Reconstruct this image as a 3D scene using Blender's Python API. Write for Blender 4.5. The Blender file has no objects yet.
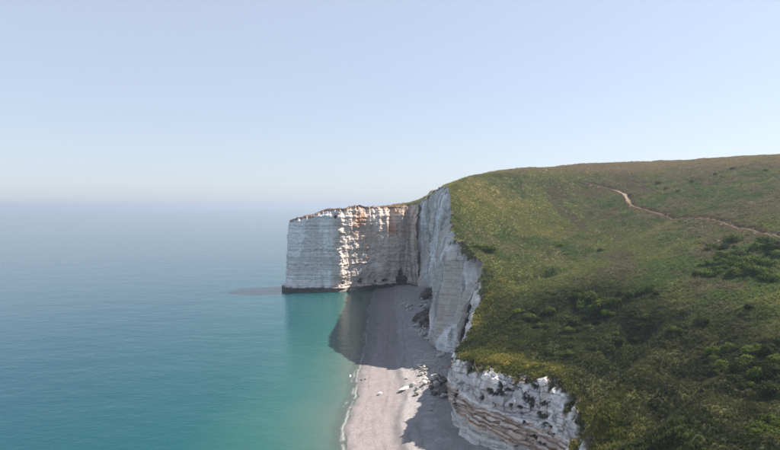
import bpy, math, random
import numpy as np
from mathutils import Vector

# ------------------------------------------------------------------ camera, sky, sun
scene = bpy.context.scene
C = scene.collection
CAM_Z = 75.0
F = 520.0                                   # focal length in units of a 780-wide frame
PITCH = math.atan(18.0 / F)
cam = bpy.data.cameras.new('camera')
cam.sensor_width = 36.0
cam.lens = 36.0 * F / 780.0
cam.clip_start = 0.5
cam.clip_end = 80000.0
cam_o = bpy.data.objects.new('camera', cam)
cam_o.location = (0, 0, CAM_Z)
cam_o.rotation_euler = (math.radians(90) - PITCH, 0, 0)
C.objects.link(cam_o)
scene.camera = cam_o

TO_SUN = Vector((0.82, 0.29, 1.0)).normalized()
SUN_EL = math.asin(TO_SUN.z)
SUN_AZ = math.atan2(TO_SUN.x, TO_SUN.y)
world = bpy.data.worlds.new('World')
scene.world = world
world.use_nodes = True
wn = world.node_tree
bg = wn.nodes['Background']
sky = wn.nodes.new('ShaderNodeTexSky')
sky.sky_type = 'NISHITA'
sky.sun_disc = False
sky.sun_elevation = SUN_EL
sky.sun_rotation = SUN_AZ
sky.altitude = 50
sky.air_density = 1.0
sky.dust_density = 1.0
sky.ozone_density = 1.5
veil = wn.nodes.new('ShaderNodeMix'); veil.data_type = 'RGBA'      # even summer milkiness over the whole sky
veil.inputs['Factor'].default_value = 0.70
wn.links.new(sky.outputs['Color'], veil.inputs['A'])
veil.inputs['B'].default_value = (2.62, 2.88, 3.42, 1)
wn.links.new(veil.outputs['Result'], bg.inputs['Color'])
bg.inputs['Strength'].default_value = 0.088

sun = bpy.data.lights.new('sun', 'SUN')
sun.energy = 5.0
sun.angle = math.radians(0.53)
sun.color = (1.0, 0.90, 0.80)
sun_o = bpy.data.objects.new('sun', sun)
sun_o.rotation_euler = (-TO_SUN).to_track_quat('-Z', 'Y').to_euler()
sun_o.location = (300, 100, 400)
C.objects.link(sun_o)

vs = scene.view_settings
vs.view_transform = 'Standard'
vs.look = 'None'
vs.gamma = 1.0
vs.exposure = 1.35
scene.cycles.use_denoising = True
scene.cycles.max_bounces = 6
scene.cycles.volume_bounces = 0
scene.cycles.transparent_max_bounces = 12

HAZE_DENSITY = 0.00016
rng = np.random.default_rng(7)
random.seed(7)

# ------------------------------------------------------------------ helpers: noise and points
def _h(ix, iy, iz, seed):
    h = (ix.astype(np.uint32) * np.uint32(374761393) + iy.astype(np.uint32) * np.uint32(668265263)
         + iz.astype(np.uint32) * np.uint32(2246822519) + np.uint32((seed * 3266489917 + 12345) & 0xffffffff))
    h = (h ^ (h >> np.uint32(13))) * np.uint32(1274126177)
    h = (h ^ (h >> np.uint32(16))) * np.uint32(2654435761)
    h = h ^ (h >> np.uint32(15))
    return (h & np.uint32(0xffffff)).astype(np.float32) / np.float32(0xffffff)

def vn(x, y, z=0.0, seed=0):
    x, y, z = np.broadcast_arrays(np.asarray(x, np.float64), np.asarray(y, np.float64), np.asarray(z, np.float64))
    fx, fy, fz = np.floor(x), np.floor(y), np.floor(z)
    ix, iy, iz = fx.astype(np.int64), fy.astype(np.int64), fz.astype(np.int64)
    u, v, w = x - fx, y - fy, z - fz
    u = u*u*u*(u*(u*6-15)+10); v = v*v*v*(v*(v*6-15)+10); w = w*w*w*(w*(w*6-15)+10)
    r = 0
    for dx in (0, 1):
        for dy in (0, 1):
            for dz in (0, 1):
                r = r + (u if dx else 1-u) * (v if dy else 1-v) * (w if dz else 1-w) * _h(ix+dx, iy+dy, iz+dz, seed)
    return r                                   # 0..1

def fbm(x, y, z=0.0, octaves=4, seed=0, gain=0.5):
    a, s, t = 1.0, 0.0, 0.0
    for o in range(octaves):
        s = s + a * vn(x * 2.03**o, y * 2.03**o, np.asarray(z) * 2.03**o, seed + o * 17)
        t += a; a *= gain
    return s / t                               # 0..1, mean .5

def sst(a, b, x):
    t = np.clip((x - a) / (b - a), 0, 1)
    return t * t * (3 - 2 * t)

def mix(a, b, t):
    return a + (b - a) * t

def W(px, py, d):                              # point at distance d (world y) along a sight line
    u = (px - 390.0) / F; v = (225.0 - py) / F
    dy = math.cos(PITCH) + v * math.sin(PITCH)
    dz = -math.sin(PITCH) + v * math.cos(PITCH)
    k = d / dy
    return (u * k, d, CAM_Z + dz * k)

# ------------------------------------------------------------------ coast: lip and foot of the cliffs
# each row: lip point, foot (x, y)
coast = [
    ((36, -90, 30), (26, -90)), ((36, 0, 30), (27, 0)), ((35, 50, 28), (28, 50)),
    ((36, 90, 25), (30, 90)), (W(592, 446, 113), (35, 110)), (W(566, 447, 125), (39, 122)),
    (W(584, 415, 132), (45, 130)), (W(579, 388, 140), (47.5, 136.5)), (W(545, 373, 150), (41.5, 142.5)),
    (W(522, 380, 152), (35.5, 144.5)), (W(500, 373, 155), (30, 147.5)), (W(475, 362, 163), (22.5, 156.5)), (W(453, 357, 172), (18.0, 168)),
    ((24, 186, 21.5), (22.5, 184)), (W(458, 350, 200), (24.5, 199)), (W(466, 332, 212), (28, 212)),
    (W(474, 317, 222), (31, 222)), (W(480, 305, 231), (33, 231)), (W(481, 285, 238), (31.5, 240)),
    (W(485, 268, 243), (31, 246)), (W(477, 256, 250), (28.5, 254)), (W(463, 244, 258), (26.5, 262)),
    (W(450, 234, 268), (25.5, 272)), (W(449.5, 212, 284), (25.5, 284)), (W(447.5, 190, 303), (29.5, 297)), (W(446.5, 188, 325), (33.5, 320)), (W(444.5, 186.5, 370), (36, 365)),
    (W(440, 187, 415), (37, 408)), (W(428, 196, 450), (30, 444)), (W(420, 203, 474), (25.5, 468)),
    (W(412, 204, 494), (17, 486)), (W(404, 205.5, 494), (9, 484)), (W(392, 206, 491), (0, 481)), (W(380, 208, 487), (-10, 477)),
    (W(368, 206, 482), (-20, 472.5)), (W(354, 206.5, 475), (-33, 465.5)), (W(347, 206.5, 467), (-39.5, 461.5)), (W(341, 208, 463.5), (-44, 457)),
    (W(325, 211.5, 463), (-58, 457.5)),
    (W(300, 217, 462), (-80, 457.5)), (W(291, 222, 464), (-91, 459)), ((-92.5, 472, 61), (-97, 470)),
    ((-90, 488, 62), (-95, 491)), ((-60, 502, 70), (-62, 507)), ((-10, 526, 75), (-10, 532)),
    ((30, 556, 80), (24, 562)), ((50, 620, 95), (40, 622)), ((70, 900, 100), (58, 902)), ((90, 1500, 100), (76, 1500)),
]
lipc = np.array([c[0] for c in coast], float)
footc = np.array([c[1] for c in coast], float)

def dens(P, n):                                 # linear refine + two rounds of corner cutting
    P = np.asarray(P, float)
    for _ in range(n):
        Q = 0.75 * P[:-1] + 0.25 * P[1:]
        R = 0.25 * P[:-1] + 0.75 * P[1:]
        P = np.concatenate([P[:1], np.stack([Q, R], 1).reshape(-1, P.shape[1]), P[-1:]])
    return P
both = dens(np.concatenate([lipc, footc], 1), 2)   # x,y,z, fx,fy

def arc(P):
    return np.concatenate([[0], np.cumsum(np.linalg.norm(np.diff(P, axis=0), axis=1))])
mid = 0.5 * (both[:, :2] + both[:, 3:5])
sarc = arc(mid)

def coast_at(s):
    return np.stack([np.interp(s, sarc, both[:, k]) for k in range(5)], 1)

def s_of(x, y):                                  # arc position nearest to a lip point
    i = np.argmin((both[:, 0] - x)**2 + (both[:, 1] - y)**2)
    return sarc[i]

# ------------------------------------------------------------------ land height
ctl = []
P_ = lambda *a: ctl.append(W(*a))
for a in [
    (460,181,330),(470,176,350),(500,172.5,372),(540,171,392),(580,169.5,402),(640,166,405),(700,161,385),(740,158,360),(779,155.5,335),
    (470,200,312),(500,200,335),(480,222,292),(540,190,362),(580,190,362),(640,190,335),(700,188,310),(779,185,268),
    (470,230,272),(500,240,282),(540,230,302),(580,225,308),(640,220,285),(700,220,258),(779,218,225),
    (497,256,255),(500,266,248),(540,262,252),(590,255,248),(640,250,235),(700,250,212),(779,250,186),
    (500,288,232),(520,285,228),(560,285,215),(600,285,204),(640,288,190),(700,285,175),(779,290,152),
    (488,308,222),(505,291,222),(530,305,205),(560,318,192),(600,312,188),(640,318,170),(690,315,160),(730,310,150),(779,330,126),
    (480,335,205),(500,340,182),(480,350,180),(530,345,172),(560,350,166),(590,345,165),
    (622,352,160),(610,375,148),(600,400,137),(585,430,123),
    (648,332,160),(669,350,146),(640,368,139),(619,388,127),(600,412,118),
    (660,380,127),(640,420,107),(630,448,98),(690,375,130),(700,400,112),(720,350,138),(720,425,95),(745,400,107),(690,445,86),(745,440,86),(779,380,107),(779,440,86),
]: P_(*a)
ctl += [(100,600,112),(300,600,116),(600,300,114),(300,1000,115),(900,900,116),(1600,1600,116),(1600,-100,90),(1600,500,118),
        (400,120,82),(250,40,58),(150,0,45),(100,40,40),(60,30,34),(300,-100,60),(80,-100,36),(600,-100,80),(120,60,43),
        (-40,482,74),(-75,478,66.5),(-10,506,76),(20,516,79),(45,480,86),(60,500,98),(80,440,103),(54,425,95),(54,380,96),(60,900,100),(150,1500,108)]
ls = np.arange(0, sarc[-1], 7.0)
lp = coast_at(ls)
CP = np.concatenate([np.array(ctl, float), lp[:, :3]])
def rbf_solve(P):
    n = len(P)
    D = np.linalg.norm(P[:, None, :2] - P[None, :, :2], axis=2)
    A = np.zeros((n + 3, n + 3))
    A[:n, :n] = D - np.eye(n) * 0.6
    A[:n, n] = 1; A[:n, n+1:] = P[:, :2] / 100.0
    A[n:, :n] = A[:n, n:].T
    b = np.concatenate([P[:, 2], [0, 0, 0]])
    return np.linalg.solve(A, b)
wts = rbf_solve(CP)
def rbf(x, y):
    x = np.asarray(x, float).ravel(); y = np.asarray(y, float).ravel()
    out = np.empty_like(x); n = len(CP)
    for i in range(0, len(x), 20000):
        xs, ys = x[i:i+20000], y[i:i+20000]
        D = np.sqrt((xs[:, None] - CP[None, :, 0])**2 + (ys[:, None] - CP[None, :, 1])**2)
        out[i:i+20000] = D @ wts[:n] + wts[n] + xs / 100 * wts[n+1] + ys / 100 * wts[n+2]
    return out
# coarse table, softened, then bilinear
gx = np.concatenate([np.arange(-104, 330, 2.0), np.geomspace(330, 1700, 60)])
gy = np.concatenate([np.arange(-104, 560, 2.0), np.geomspace(560, 1700, 50)])
GX, GY = np.meshgrid(gx, gy, indexing='ij')
GZ = rbf(GX, GY).reshape(GX.shape)
for _ in range(2):
    p = np.pad(GZ, 1, mode='edge')
    GZ = 0.5 * GZ + 0.125 * (p[2:, 1:-1] + p[:-2, 1:-1] + p[1:-1, 2:] + p[1:-1, :-2])
def table(T, x, y):
    i = np.clip(np.searchsorted(gx, x) - 1, 0, len(gx) - 2); j = np.clip(np.searchsorted(gy, y) - 1, 0, len(gy) - 2)
    u = np.clip((x - gx[i]) / (gx[i+1] - gx[i]), 0, 1); v = np.clip((y - gy[j]) / (gy[j+1] - gy[j]), 0, 1)
    return (T[i, j]*(1-u) + T[i+1, j]*u)*(1-v) + (T[i, j+1]*(1-u) + T[i+1, j+1]*u)*v
def land0(x, y):
    return table(GZ, np.asarray(x, float), np.asarray(y, float))

def ground_hit(px, py, fn, d0=70., d1=900.):
    d = np.arange(d0, d1, 0.4)
    u = (px - 390.0) / F; v = (225.0 - py) / F
    dy = math.cos(PITCH) + v * math.sin(PITCH); dz = -math.sin(PITCH) + v * math.cos(PITCH)
    k = d / dy
    x = u * k; z = CAM_Z + dz * k
    g = fn(x, d)
    hit = np.nonzero(z <= g)[0]
    if len(hit) == 0: return None
    i = hit[0]
    return float(x[i]), float(d[i]), float(g[i])

# the dirt path: centre line found on the smooth land
path_px = [(592,183.5),(604,186),(614,188.5),(622,191.5),(627,196),(629,202),(633,207),(645,209.5),(660,212),(675,214.5),(690,217),(705,219.5),(720,222.5),(735,226),(750,229.5),(765,233.5),(779,237)]
path_c = np.array([ground_hit(a, b, land0) for a, b in path_px])
dirv = path_c[-1] - path_c[-3]
path_c = np.concatenate([path_c, [path_c[-1] + dirv * 0.8, path_c[-1] + dirv * 2.2]])
path_c = dens(path_c, 3)
def path_dist(x, y):
    x = np.asarray(x, float); sh = x.shape
    x = x.ravel(); y = np.asarray(y, float).ravel()
    out = np.full(x.shape, 99.0)
    m = (x > path_c[:, 0].min()-12) & (x < path_c[:, 0].max()+12) & (y > path_c[:, 1].min()-12) & (y < path_c[:, 1].max()+12)
    idx = np.nonzero(m)[0]
    A, B = path_c[:-1, :2], path_c[1:, :2]
    for i in range(0, len(idx), 20000):
        k = idx[i:i+20000]
        q = np.stack([x[k], y[k]], 1)[:, None, :]
        t = np.clip(((q - A) * (B - A)).sum(2) / ((B - A)**2).sum(1), 0, 1)
        out[k] = np.linalg.norm(q - (A + t[..., None] * (B - A)), axis=2).min(1)
    return out.reshape(sh)

def line_dist(x, y, pts):
    best = np.full(np.shape(x), 1e9)
    for (ax, ay), (bx_, by_) in zip(pts[:-1], pts[1:]):
        L2 = (bx_ - ax)**2 + (by_ - ay)**2
        t = np.clip(((x - ax) * (bx_ - ax) + (y - ay) * (by_ - ay)) / L2, 0, 1)
        best = np.minimum(best, (x - ax - t * (bx_ - ax))**2 + (y - ay - t * (by_ - ay))**2)
    return np.sqrt(best)
xy = lambda *a: W(*a)[:2]
RELIEF = [   # gullies and ribs on the seaward slope
    ([xy(640, 328, 166), xy(625, 352, 158), xy(606, 384, 144), xy(592, 412, 131), xy(580, 436, 122)], -5.2, 6.5),
    ([xy(676, 342, 150), xy(652, 358, 143), xy(632, 378, 132), xy(614, 396, 123), xy(600, 416, 116)], 5.0, 4.5),
    ([xy(700, 380, 122), xy(672, 402, 114), xy(650, 430, 104)], -3.2, 4.0),
    ([xy(715, 392, 114), xy(695, 420, 101), xy(680, 448, 92)], 3.6, 4.5),
    ([xy(545, 276, 236), xy(522, 285, 233)], -5.0, 5.0),
    ([xy(600, 318, 184), xy(570, 336, 176), xy(548, 358, 162)], -2.0, 5.0),
    ([xy(560, 300, 208), xy(520, 318, 200), xy(490, 338, 188)], 1.6, 6.0),
    ([xy(700, 200, 290), xy(640, 232, 268), xy(570, 258, 252)], -2.2, 9.0),
]
def land(x, y):
    x = np.asarray(x, float); y = np.asarray(y, float)
    z = land0(x, y)
    z = z + (fbm(x/28, y/28, 0, 3, 3) - .5) * 3.0 * sst(30, 60, x + 0*y) 
    z = z + (fbm(x/7, y/7, 0, 3, 5) - .5) * 1.3
    z = z + (fbm(x/1.8, y/1.8, 0, 2, 9) - .5) * 0.45
    # rills running down the near seaward slope
    rill = sst(95, 70, x) * sst(175, 150, y) * sst(35, 45, x)
    q = (x * 0.62 + y * 0.78)
    z = z - rill * 1.6 * np.abs(fbm(q/7, (x - y)/40, 0, 3, 21) - .5) * 2
    for pts, amp_, wd in RELIEF:
        z = z + amp_ * np.exp(-(line_dist(x, y, pts) / wd)**2)
    hdm = sst(22, 8, x) * sst(445, 452, y)
    z = z + hdm * (fbm(x/7, y/9, 0, 2, 25) - .5) * 4.5
    pd = path_dist(x, y)
    z = z - 0.55 * np.exp(-(pd / 1.6)**4)
    return z

# ------------------------------------------------------------------ materials
def mat(name):
    m = bpy.data.materials.new(name); m.use_nodes = True
    nt = m.node_tree
    return m, nt, nt.nodes['Principled BSDF'], nt.nodes['Material Output']
def N(nt, t, **kw):
    n = nt.nodes.new(t)
    for k, v in kw.items(): setattr(n, k, v)
    return n
def noise_node(nt, scale, detail=4, rough=.6, coord=None, dim='3D'):
    n = N(nt, 'ShaderNodeTexNoise'); n.noise_dimensions = dim
    n.inputs['Scale'].default_value = scale; n.inputs['Detail'].default_value = detail; n.inputs['Roughness'].default_value = rough
    if coord is None:
        coord = N(nt, 'ShaderNodeNewGeometry').outputs['Position']
    nt.links.new(coord, n.inputs['Vector'])
    return n
def maprange(nt, src, a, b, c, d):
    n = N(nt, 'ShaderNodeMapRange')
    for k, v in zip(('From Min', 'From Max', 'To Min', 'To Max'), (a, b, c, d)): n.inputs[k].default_value = v
    nt.links.new(src, n.inputs['Value'])
    return n.outputs['Result']
def mulcol(nt, col, fac):
    n = N(nt, 'ShaderNodeVectorMath', operation='SCALE')
    nt.links.new(col, n.inputs[0]); nt.links.new(fac, n.inputs['Scale'])
    return n.outputs['Vector']
def attr_surface(name, rough=.9, vary=((.4, .75, 1.25),), bump=((1.2, .3),), spec=.2):
    m, nt, b, out = mat(name)
    at = N(nt, 'ShaderNodeAttribute', attribute_name='col')
    col = at.outputs['Color']
    for sc, lo, hi in vary:
        col = mulcol(nt, col, maprange(nt, noise_node(nt, sc).outputs['Fac'], .3, .7, lo, hi))
    nt.links.new(col, b.inputs['Base Color'])
    b.inputs['Roughness'].default_value = rough
    b.inputs['Specular IOR Level'].default_value = spec
    prev = None
    for sc, dist in bump:
        bn = N(nt, 'ShaderNodeBump'); bn.inputs['Strength'].default_value = .8; bn.inputs['Distance'].default_value = dist
        nt.links.new(noise_node(nt, sc, 6).outputs['Fac'], bn.inputs['Height'])
        if prev: nt.links.new(prev, bn.inputs['Normal'])
        prev = bn.outputs['Normal']
    if prev: nt.links.new(prev, b.inputs['Normal'])
    return m
M_land = attr_surface('meadow_ground', .95, ((1.3, .82, 1.18), (.35, .85, 1.15)), ((1.1, .16),), .1)
M_chalk = attr_surface('chalk_rock', .92, ((.9, .88, 1.1), (4.0, .9, 1.1)), ((1.5, .25), (.4, .5)), .15)
M_beach = attr_surface('shingle', .8, ((1.6, .78, 1.22), (.3, .9, 1.1)), ((2.5, .16),), .25)
M_path = attr_surface('bare_earth', .95, ((1.5, .75, 1.2),), ((2.0, .15),), .1)

def tuft_mat(name):
    m, nt, b, out = mat(name)
    at = N(nt, 'ShaderNodeAttribute', attribute_name='tcol'); at.attribute_type = 'INSTANCER'
    nt.links.new(at.outputs['Color'], b.inputs['Base Color'])
    b.inputs['Roughness'].default_value = .7; b.inputs['Specular IOR Level'].default_value = .15
    tr = N(nt, 'ShaderNodeBsdfTranslucent'); nt.links.new(at.outputs['Color'], tr.inputs['Color'])
    mx = N(nt, 'ShaderNodeMixShader'); mx.inputs[0].default_value = .35
    nt.links.new(b.outputs[0], mx.inputs[1]); nt.links.new(tr.outputs[0], mx.inputs[2]); nt.links.new(mx.outputs[0], out.inputs['Surface'])
    return m
M_tuft = tuft_mat('grass_blades')

def leaf_mat(name, c1, c2):
    m, nt, b, out = mat(name)
    rp = N(nt, 'ShaderNodeValToRGB')
    rp.color_ramp.elements[0].color = (*c1, 1); rp.color_ramp.elements[1].color = (*c2, 1)
    rp.color_ramp.elements[0].position = .3; rp.color_ramp.elements[1].position = .7
    nt.links.new(noise_node(nt, .9, 3).outputs['Fac'], rp.inputs['Fac'])
    oi = N(nt, 'ShaderNodeObjectInfo')
    col = mulcol(nt, rp.outputs['Color'], maprange(nt, oi.outputs['Random'], 0, 1, .75, 1.25))
    nt.links.new(col, b.inputs['Base Color']); b.inputs['Roughness'].default_value = .85; b.inputs['Specular IOR Level'].default_value = .06
    tr = N(nt, 'ShaderNodeBsdfTranslucent'); nt.links.new(col, tr.inputs['Color'])
    mx = N(nt, 'ShaderNodeMixShader'); mx.inputs[0].default_value = .3
    nt.links.new(b.outputs[0], mx.inputs[1]); nt.links.new(tr.outputs[0], mx.inputs[2]); nt.links.new(mx.outputs[0], out.inputs['Surface'])
    return m
M_leaf = leaf_mat('bush_leaves', (.034, .054, .010), (.105, .140, .026))
M_leaf2 = leaf_mat('dark_bush_leaves', (.018, .028, .008), (.050, .068, .018))

def rock_mat(name, c1, c2):
    m, nt, b, out = mat(name)
    rp = N(nt, 'ShaderNodeValToRGB')
    rp.color_ramp.elements[0].color = (*c1, 1); rp.color_ramp.elements[1].color = (*c2, 1)
    rp.color_ramp.elements[0].position = .32; rp.color_ramp.elements[1].position = .62
    nt.links.new(noise_node(nt, .8, 5).outputs['Fac'], rp.inputs['Fac'])
    nt.links.new(rp.outputs['Color'], b.inputs['Base Color']); b.inputs['Roughness'].default_value = .9
    bn = N(nt, 'ShaderNodeBump'); bn.inputs['Distance'].default_value = .12
    nt.links.new(noise_node(nt, 2.5, 6).outputs['Fac'], bn.inputs['Height']); nt.links.new(bn.outputs['Normal'], b.inputs['Normal'])
    return m
M_white = rock_mat('clean_chalk', (.62, .60, .56), (.78, .76, .72))
M_grey = rock_mat('weathered_chalk', (.26, .25, .23), (.46, .44, .41))
M_dark = rock_mat('dark_rock', (.035, .03, .027), (.11, .095, .08))

# ------------------------------------------------------------------ mesh helpers
def grid_faces(ni, nj):
    a = np.arange(ni * nj).reshape(ni, nj)
    return np.stack([a[:-1, :-1], a[1:, :-1], a[1:, 1:], a[:-1, 1:]], -1).reshape(-1, 4)
def mesh_np(name, V, Fq, m, attrs=None, smooth=True):
    V = np.asarray(V, np.float32); Fq = np.asarray(Fq, np.int32)
    k = Fq.shape[1]
    used = np.unique(Fq); remap = np.full(len(V), -1, np.int32); remap[used] = np.arange(len(used))
    V = V[used]; Fq = remap[Fq]
    me = bpy.data.meshes.new(name)
    me.vertices.add(len(V)); me.vertices.foreach_set('co', V.ravel())
    me.loops.add(Fq.size); me.loops.foreach_set('vertex_index', Fq.ravel())
    me.polygons.add(len(Fq)); me.polygons.foreach_set('loop_start', np.arange(0, Fq.size, k, dtype=np.int32))
    me.polygons.foreach_set('use_smooth', np.full(len(Fq), smooth))
    for an, A in (attrs or {}).items():
        A = np.asarray(A, np.float32)[used]
        if A.ndim == 2:
            at = me.attributes.new(an, 'FLOAT_COLOR', 'POINT')
            at.data.foreach_set('color', np.concatenate([A, np.ones((len(A), 1), np.float32)], 1).ravel())
        else:
            at = me.attributes.new(an, 'FLOAT', 'POINT'); at.data.foreach_set('value', A)
    me.update(calc_edges=True); me.validate()
    if m: me.materials.append(m)
    return me
def add(name, me, label=None, cat=None, group=None, kind=None, parent=None, loc=None):
    o = bpy.data.objects.new(name, me); C.objects.link(o)
    if label: o['label'] = label
    if cat: o['category'] = cat
    if group: o['group'] = group
    if kind: o['kind'] = kind
    if parent: o.parent = parent
    if loc is not None: o.location = loc
    return o

# ------------------------------------------------------------------ land sheet
poly = np.concatenate([both[:, :2], [[1700, 1500], [1700, -90]]])
def inside(x, y):
    x = x.ravel(); y = y.ravel(); r = np.zeros(x.shape, bool)
    xj, yj = poly[-1]
    for xi, yi in poly:
        if yi != yj:
            c = ((yi > y) != (yj > y)) & (x < (xj - xi) * (y - yi) / (yj - yi) + xi)
            r ^= c
        xj, yj = xi, yi
    return r
def lip_dist(x, y):
    sh = x.shape; x = x.ravel(); y = y.ravel(); out = np.full(x.shape, 50.0)
    A, B = both[:-1, :2], both[1:, :2]
    L2 = np.maximum(((B - A)**2).sum(1), 1e-6)
    for i in range(0, len(x), 8000):
        q = np.stack([x[i:i+8000], y[i:i+8000]], 1)[:, None, :]
        t = np.clip(((q - A) * (B - A)).sum(2) / L2, 0, 1)
        out[i:i+8000] = np.linalg.norm(q - (A + t[..., None] * (B - A)), axis=2).min(1)
    return out.reshape(sh)

MOSS_A = [xy(455, 356, 178), xy(475, 348, 180), xy(500, 362, 164), xy(545, 368, 155)]
MOSS_B = [xy(470, 325, 214), xy(490, 305, 226), xy(500, 285, 238)]
MOSS_C = [xy(590, 400, 136), xy(604, 408, 122), xy(628, 385, 130), xy(575, 440, 122), xy(600, 445, 112)]
def land_colour(x, y, z):
    olive = np.array([.090, .104, .033]); yellow = np.array([.160, .150, .050]); heath = np.array([.108, .094, .060])
    green = np.array([.052, .084, .022]); straw = np.array([.19, .15, .080])
    n1 = fbm(x/45, y/45, 0, 4, 31); n2 = fbm(x/16, y/16, 0, 4, 33); n3 = fbm(x/5, y/5, 0, 3, 35); n4 = fbm(x/2, y/2, 0, 2, 37)
    c = np.broadcast_to(olive, x.shape + (3,)).copy()
    def blend(c, col, m): return c + (col - c) * m[..., None]
    # sunny yellow green shoulder above the main cliff
    sh = sst(135, 85, x) * sst(235, 275, y)
    c = blend(c, yellow, np.clip(sh * (.45 + 1.3 * (n2 - .5)) + .5 * sst(.5, .66, n2) , 0, 1))
    # heath on the upper right
    hr = sst(95, 160, x) * sst(180, 250, y)
    c = blend(c, heath, np.clip(hr * .75 + 2.2 * (n1 - .5), 0, .9))
    c = blend(c, heath * .8, .8 * sst(.52, .66, fbm(x/11 + 7, y/30, 0, 3, 39)) * sst(60, 90, x))
    c = blend(c, green, np.clip(.9 * sst(.46, .60, n3 * .22 + n2 * .43 + n1 * .35) , 0, .85))
    c = blend(c, straw, .35 * sst(.52, .66, n4 * .25 + n2 * .75) * sst(190, 260, y))
    # dark scrub on the slope above the near bluff, its colour also carrying the slope's shade; mossy and yellow along its crest
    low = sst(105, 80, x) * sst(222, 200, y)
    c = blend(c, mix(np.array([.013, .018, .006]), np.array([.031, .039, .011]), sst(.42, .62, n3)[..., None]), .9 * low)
    moss = np.clip(np.exp(-(line_dist(x, y, MOSS_A) / 7)**2) + np.exp(-(line_dist(x, y, MOSS_B) / 6)**2) + np.exp(-(line_dist(x, y, MOSS_C) / 6)**2), 0, 1)
    c = blend(c, mix(np.array([.070, .080, .016]), np.array([.150, .135, .03]), sst(.40, .6, n3)[..., None]), .9 * moss * sst(.3, .5, n2))
    # dusky brown bank in the lower right
    br = sst(175, 140, y) * sst(115, 85, x) * sst(50, 58, x)
    c = blend(c, mix(np.array([.022, .026, .011]), np.array([.054, .056, .021]), sst(.4, .6, n3)[..., None]), .8 * br)
    # earth along the plateau edge and the headland crest
    top = sst(96, 104, z) * .6
    c = blend(c, np.array([.165, .125, .075]), top)
    hd = sst(20, 5, x) * sst(440, 450, y)
    c = blend(c, np.array([.22, .135, .085]), hd * .8)
    pd = path_dist(x, y)
    c = blend(c, np.array([.085, .06, .038]), .85 * np.exp(-((pd - 2.0) / 1.3)**2))
    return c * (.9 + .2 * n4)[..., None]

lx = np.concatenate([np.arange(-100, 16, 1.4), np.arange(16, 150, .75), np.arange(150, 270, 1.1), np.geomspace(270, 1690, 70)])
ly = np.concatenate([np.arange(-88, 70, 2.0), np.arange(70, 330, .75), np.arange(330, 500, 1.2), np.geomspace(500, 1490, 60)])
LX, LY = np.meshgrid(lx, ly, indexing='ij')
ins = inside(LX, LY).reshape(LX.shape)
ld = np.where(ins, 50., 0.)
near = ins & ((LX < 130) | (LY > 430))
ld[near] = lip_dist(LX[near], LY[near])
keep = ins & (ld > 1.0)
LZ = land(LX, LY)
FQ = grid_faces(*LX.shape)
kf = keep.ravel()[FQ].all(1)
LC = land_colour(LX, LY, LZ)
LPD = path_dist(LX, LY)
dcam = np.hypot(LX, LY)
tuft_density = np.clip(np.interp(dcam, [80, 180, 300, 420, 520, 650], [2.6, 2.6, 2.5, 2.1, .6, 0]), 0, 3) * sst(1.0, 1.9, LPD)
tuft_density *= 1.15 * (.8 + .4 * fbm(LX/4, LY/4, 0, 2, 71))
hill_me = mesh_np('hill', np.stack([LX, LY, LZ], -1).reshape(-1, 3), FQ[kf], M_land,
                  {'col': LC.reshape(-1, 3), 'tuft': tuft_density.ravel()})
hill = add('hill', hill_me, 'grassy clifftop hillside with olive, green and brown heath patches', 'hill', kind='structure')

# ------------------------------------------------------------------ cliffs
lt = np.random.default_rng(11)
lay_edges = np.concatenate([[-4], -4 + np.cumsum(lt.choice([.7, 1.0, 1.3, 1.8, 2.4], 120))])
lay_off = lt.uniform(-1, 1, 130); lay_tone = lt.uniform(-1, 1, 130)
def strata(x, y, z):
    zz = z + (fbm(x/30, y/30, 0, 2, 51) - .5) * 2.0 + .006 * y + (fbm(x/3, y/3, z/3, 2, 52) - .5) * .35
    i = np.clip(np.searchsorted(lay_edges, zz) - 1, 0, 118)
    f0 = zz - lay_edges[i]; f1 = lay_edges[i+1] - zz
    edge = np.minimum(f0, f1)
    along = vn(x/9, y/9, i * 3.7, 53)
    return i, edge, along
def hole(u, z, u0, z0, rx, rz, nx, power=2.2):
    q = (np.abs(u - u0) / rx)**power + (np.abs(z - z0) / rz)**power + (nx - .5) * 1.3
    return sst(1.15, .55, q)

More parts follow.
